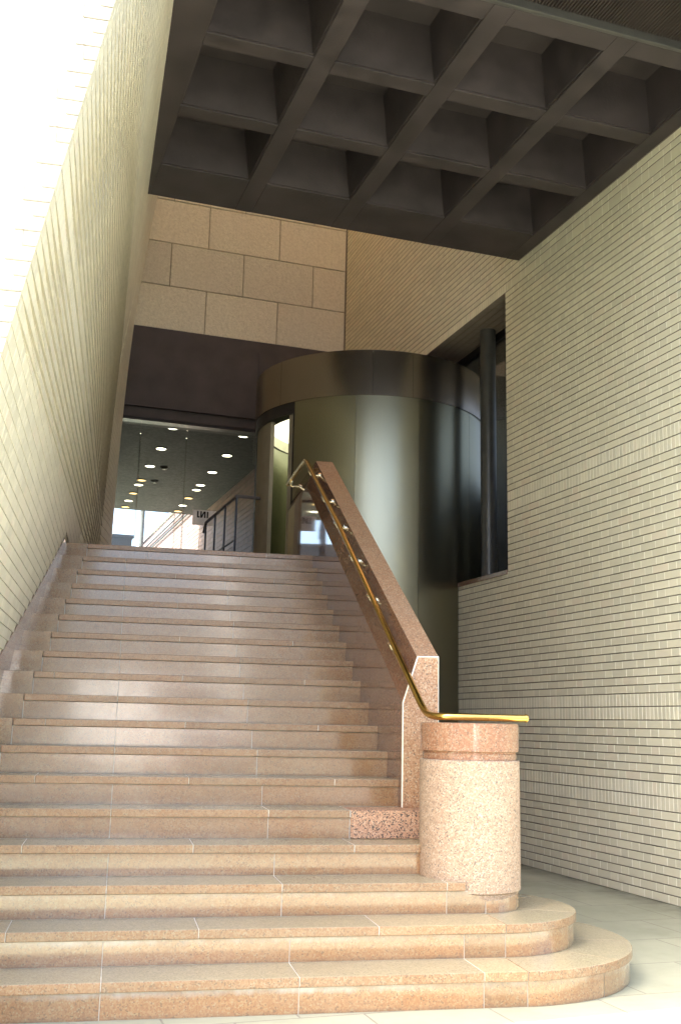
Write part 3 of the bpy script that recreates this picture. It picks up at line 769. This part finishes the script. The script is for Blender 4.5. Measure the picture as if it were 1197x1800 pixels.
for i, (x, y) in enumerate(((2.99, 18.89), (3.01, 20.09))):
    t = thing('smoke_detector', ('nearer' if i == 0 else 'farther') + ' round smoke detector beside the left row of downlights', 'smoke detector', 'smoke detectors in the lobby ceiling')
    m = MB(g); m.lathe(x, y, [(.001, 5.86), (.05, 5.86), (.07, 5.88), (.075, 5.8995)], 24); m.make('detector_body', M['post'], t)
    m = MB(g); m.lathe(x, y, [(.001, 5.852), (.025, 5.852), (.025, 5.861)], 16); m.make('sensor_cap', M['white_paint'], t)

# guard rail on the landing in front of the drum door
gr = thing('guard_rail', 'dark steel guard rail with four thin posts on the landing left of the drum', 'guard rail')
for (y, zt_) in ((12.48, 4.07), (13.10, 4.06), (13.70, 4.06), (14.30, 4.05)):
    m = MB(g); m.box(2.88, 2.90, y - .02, y + .02, 2.96, zt_ - .015); m.make('rail_post', M['frame'], gr)
m = MB(g); m.tube([(3.3, 12.5, 4.07), (2.89, 12.48, 4.07), (2.89, 14.3, 4.05), (2.89, 14.42, 3.93)], .021, 10); m.make('top_rail', M['bronze'], gr)
m = MB(g); m.tube([(2.89, 12.48, 3.52), (2.89, 14.3, 3.52)], .012, 8); m.make('mid_rail', M['bronze'], gr)

# unseen amber roof, added to warm the sky light in the well
k = N('amber filter glass'); tr = k.n('ShaderNodeBsdfTransparent', {'Color': (1.0, .74, .52, 1)}); k.t.links.new(tr.outputs[0], k.o.inputs[0]); M['amber'] = k.m
rl = thing('added_light_filter', 'added unseen amber light filter over the well behind the coffered ceiling', 'light filter')
m = MB(g); m.box(-.5, 5.88, 9.75, 15.5, 12.6, 12.62); m.make('glass_pane', M['amber'], rl)
m = MB(g)
for i in range(6): m.box(-.5, 5.88, 9.75 + 1.1 * i, 9.80 + 1.1 * i, 12.625, 12.70)
m.make('filter_bar', M['frame'], rl)
# ---------------------------------------------------------------- surroundings behind the camera (lit by the sun, seen in reflections)
op = thing('opposite_building', 'building across the street behind the viewer, seen only in reflections', 'building')
m = MB(); m.box(-40, -3.0, -30, -18, 0, 9); m.box(4.0, 40, -30, -18, 0, 9); m.make('wall', M['grey_wall'], op)
# light well sides above the passage, the left one added to block sun
m = MB(); m.box(-7, -.2, 4.45, 16, 9.83, 22); o = m.make('added_sun_block', M['tile']); tag(o, 'added unseen upper mass left of the light well, shading it from the sun', 'building')
m = MB(g); m.box(5.9, 9, 4.65, 15.5, 6.65, 14); o = m.make('side_block', M['tile']); tag(o, 'upper mass of the building right of the light well', 'building')

# unseen white van, added as something bright for the steps to reflect
va = thing('reflector_van', 'added unseen white van behind the viewer, a reflector for the polished steps', 'van')
VR = Matrix.Translation((.95, -10.5, 0)) @ Matrix.Rotation(math.radians(64), 4, 'Z')
def vf(x, y, z): return tuple(VR @ Vector((x, y, z)))
prof = [(-2.6, .35), (2.45, .35), (2.6, .75), (2.35, 1.15), (1.75, 1.35), (1.25, 2.15), (.9, 2.35), (-2.5, 2.35), (-2.62, 2.1)]
m = MB(vf); n = len(prof)
m.v = [vf(x, -.95, z) for x, z in prof] + [vf(x, .95, z) for x, z in prof]
m.f = [tuple(range(n)), tuple(range(2 * n - 1, n - 1, -1))] + [(i, n + i, n + (i + 1) % n, (i + 1) % n) for i in range(n)]
m.m = [0] * len(m.f)
m.make('body', M['white_paint'], va, bevel=.06)
for x in (-1.7, 1.65):
    for y in (-.9, .9):
        m = MB(vf); m.tube([(x, y - .1, .34), (x, y + .1, .34)], .34, 28); wh = m.make('wheel', M['asphalt'], va)
        m = MB(vf); m.tube([(x, y - .108, .34), (x, y + .108, .34)], .19, 20); m.make('rim', M['post'], wh)
m = MB(vf); m.quadbox([(1.74, -.8, 1.38), (1.76, -.8, 1.38), (1.76, .8, 1.38), (1.74, .8, 1.38), (1.29, -.75, 2.11), (1.31, -.75, 2.11), (1.31, .75, 2.11), (1.29, .75, 2.11)]); m.make('windscreen', M['frame'], va)
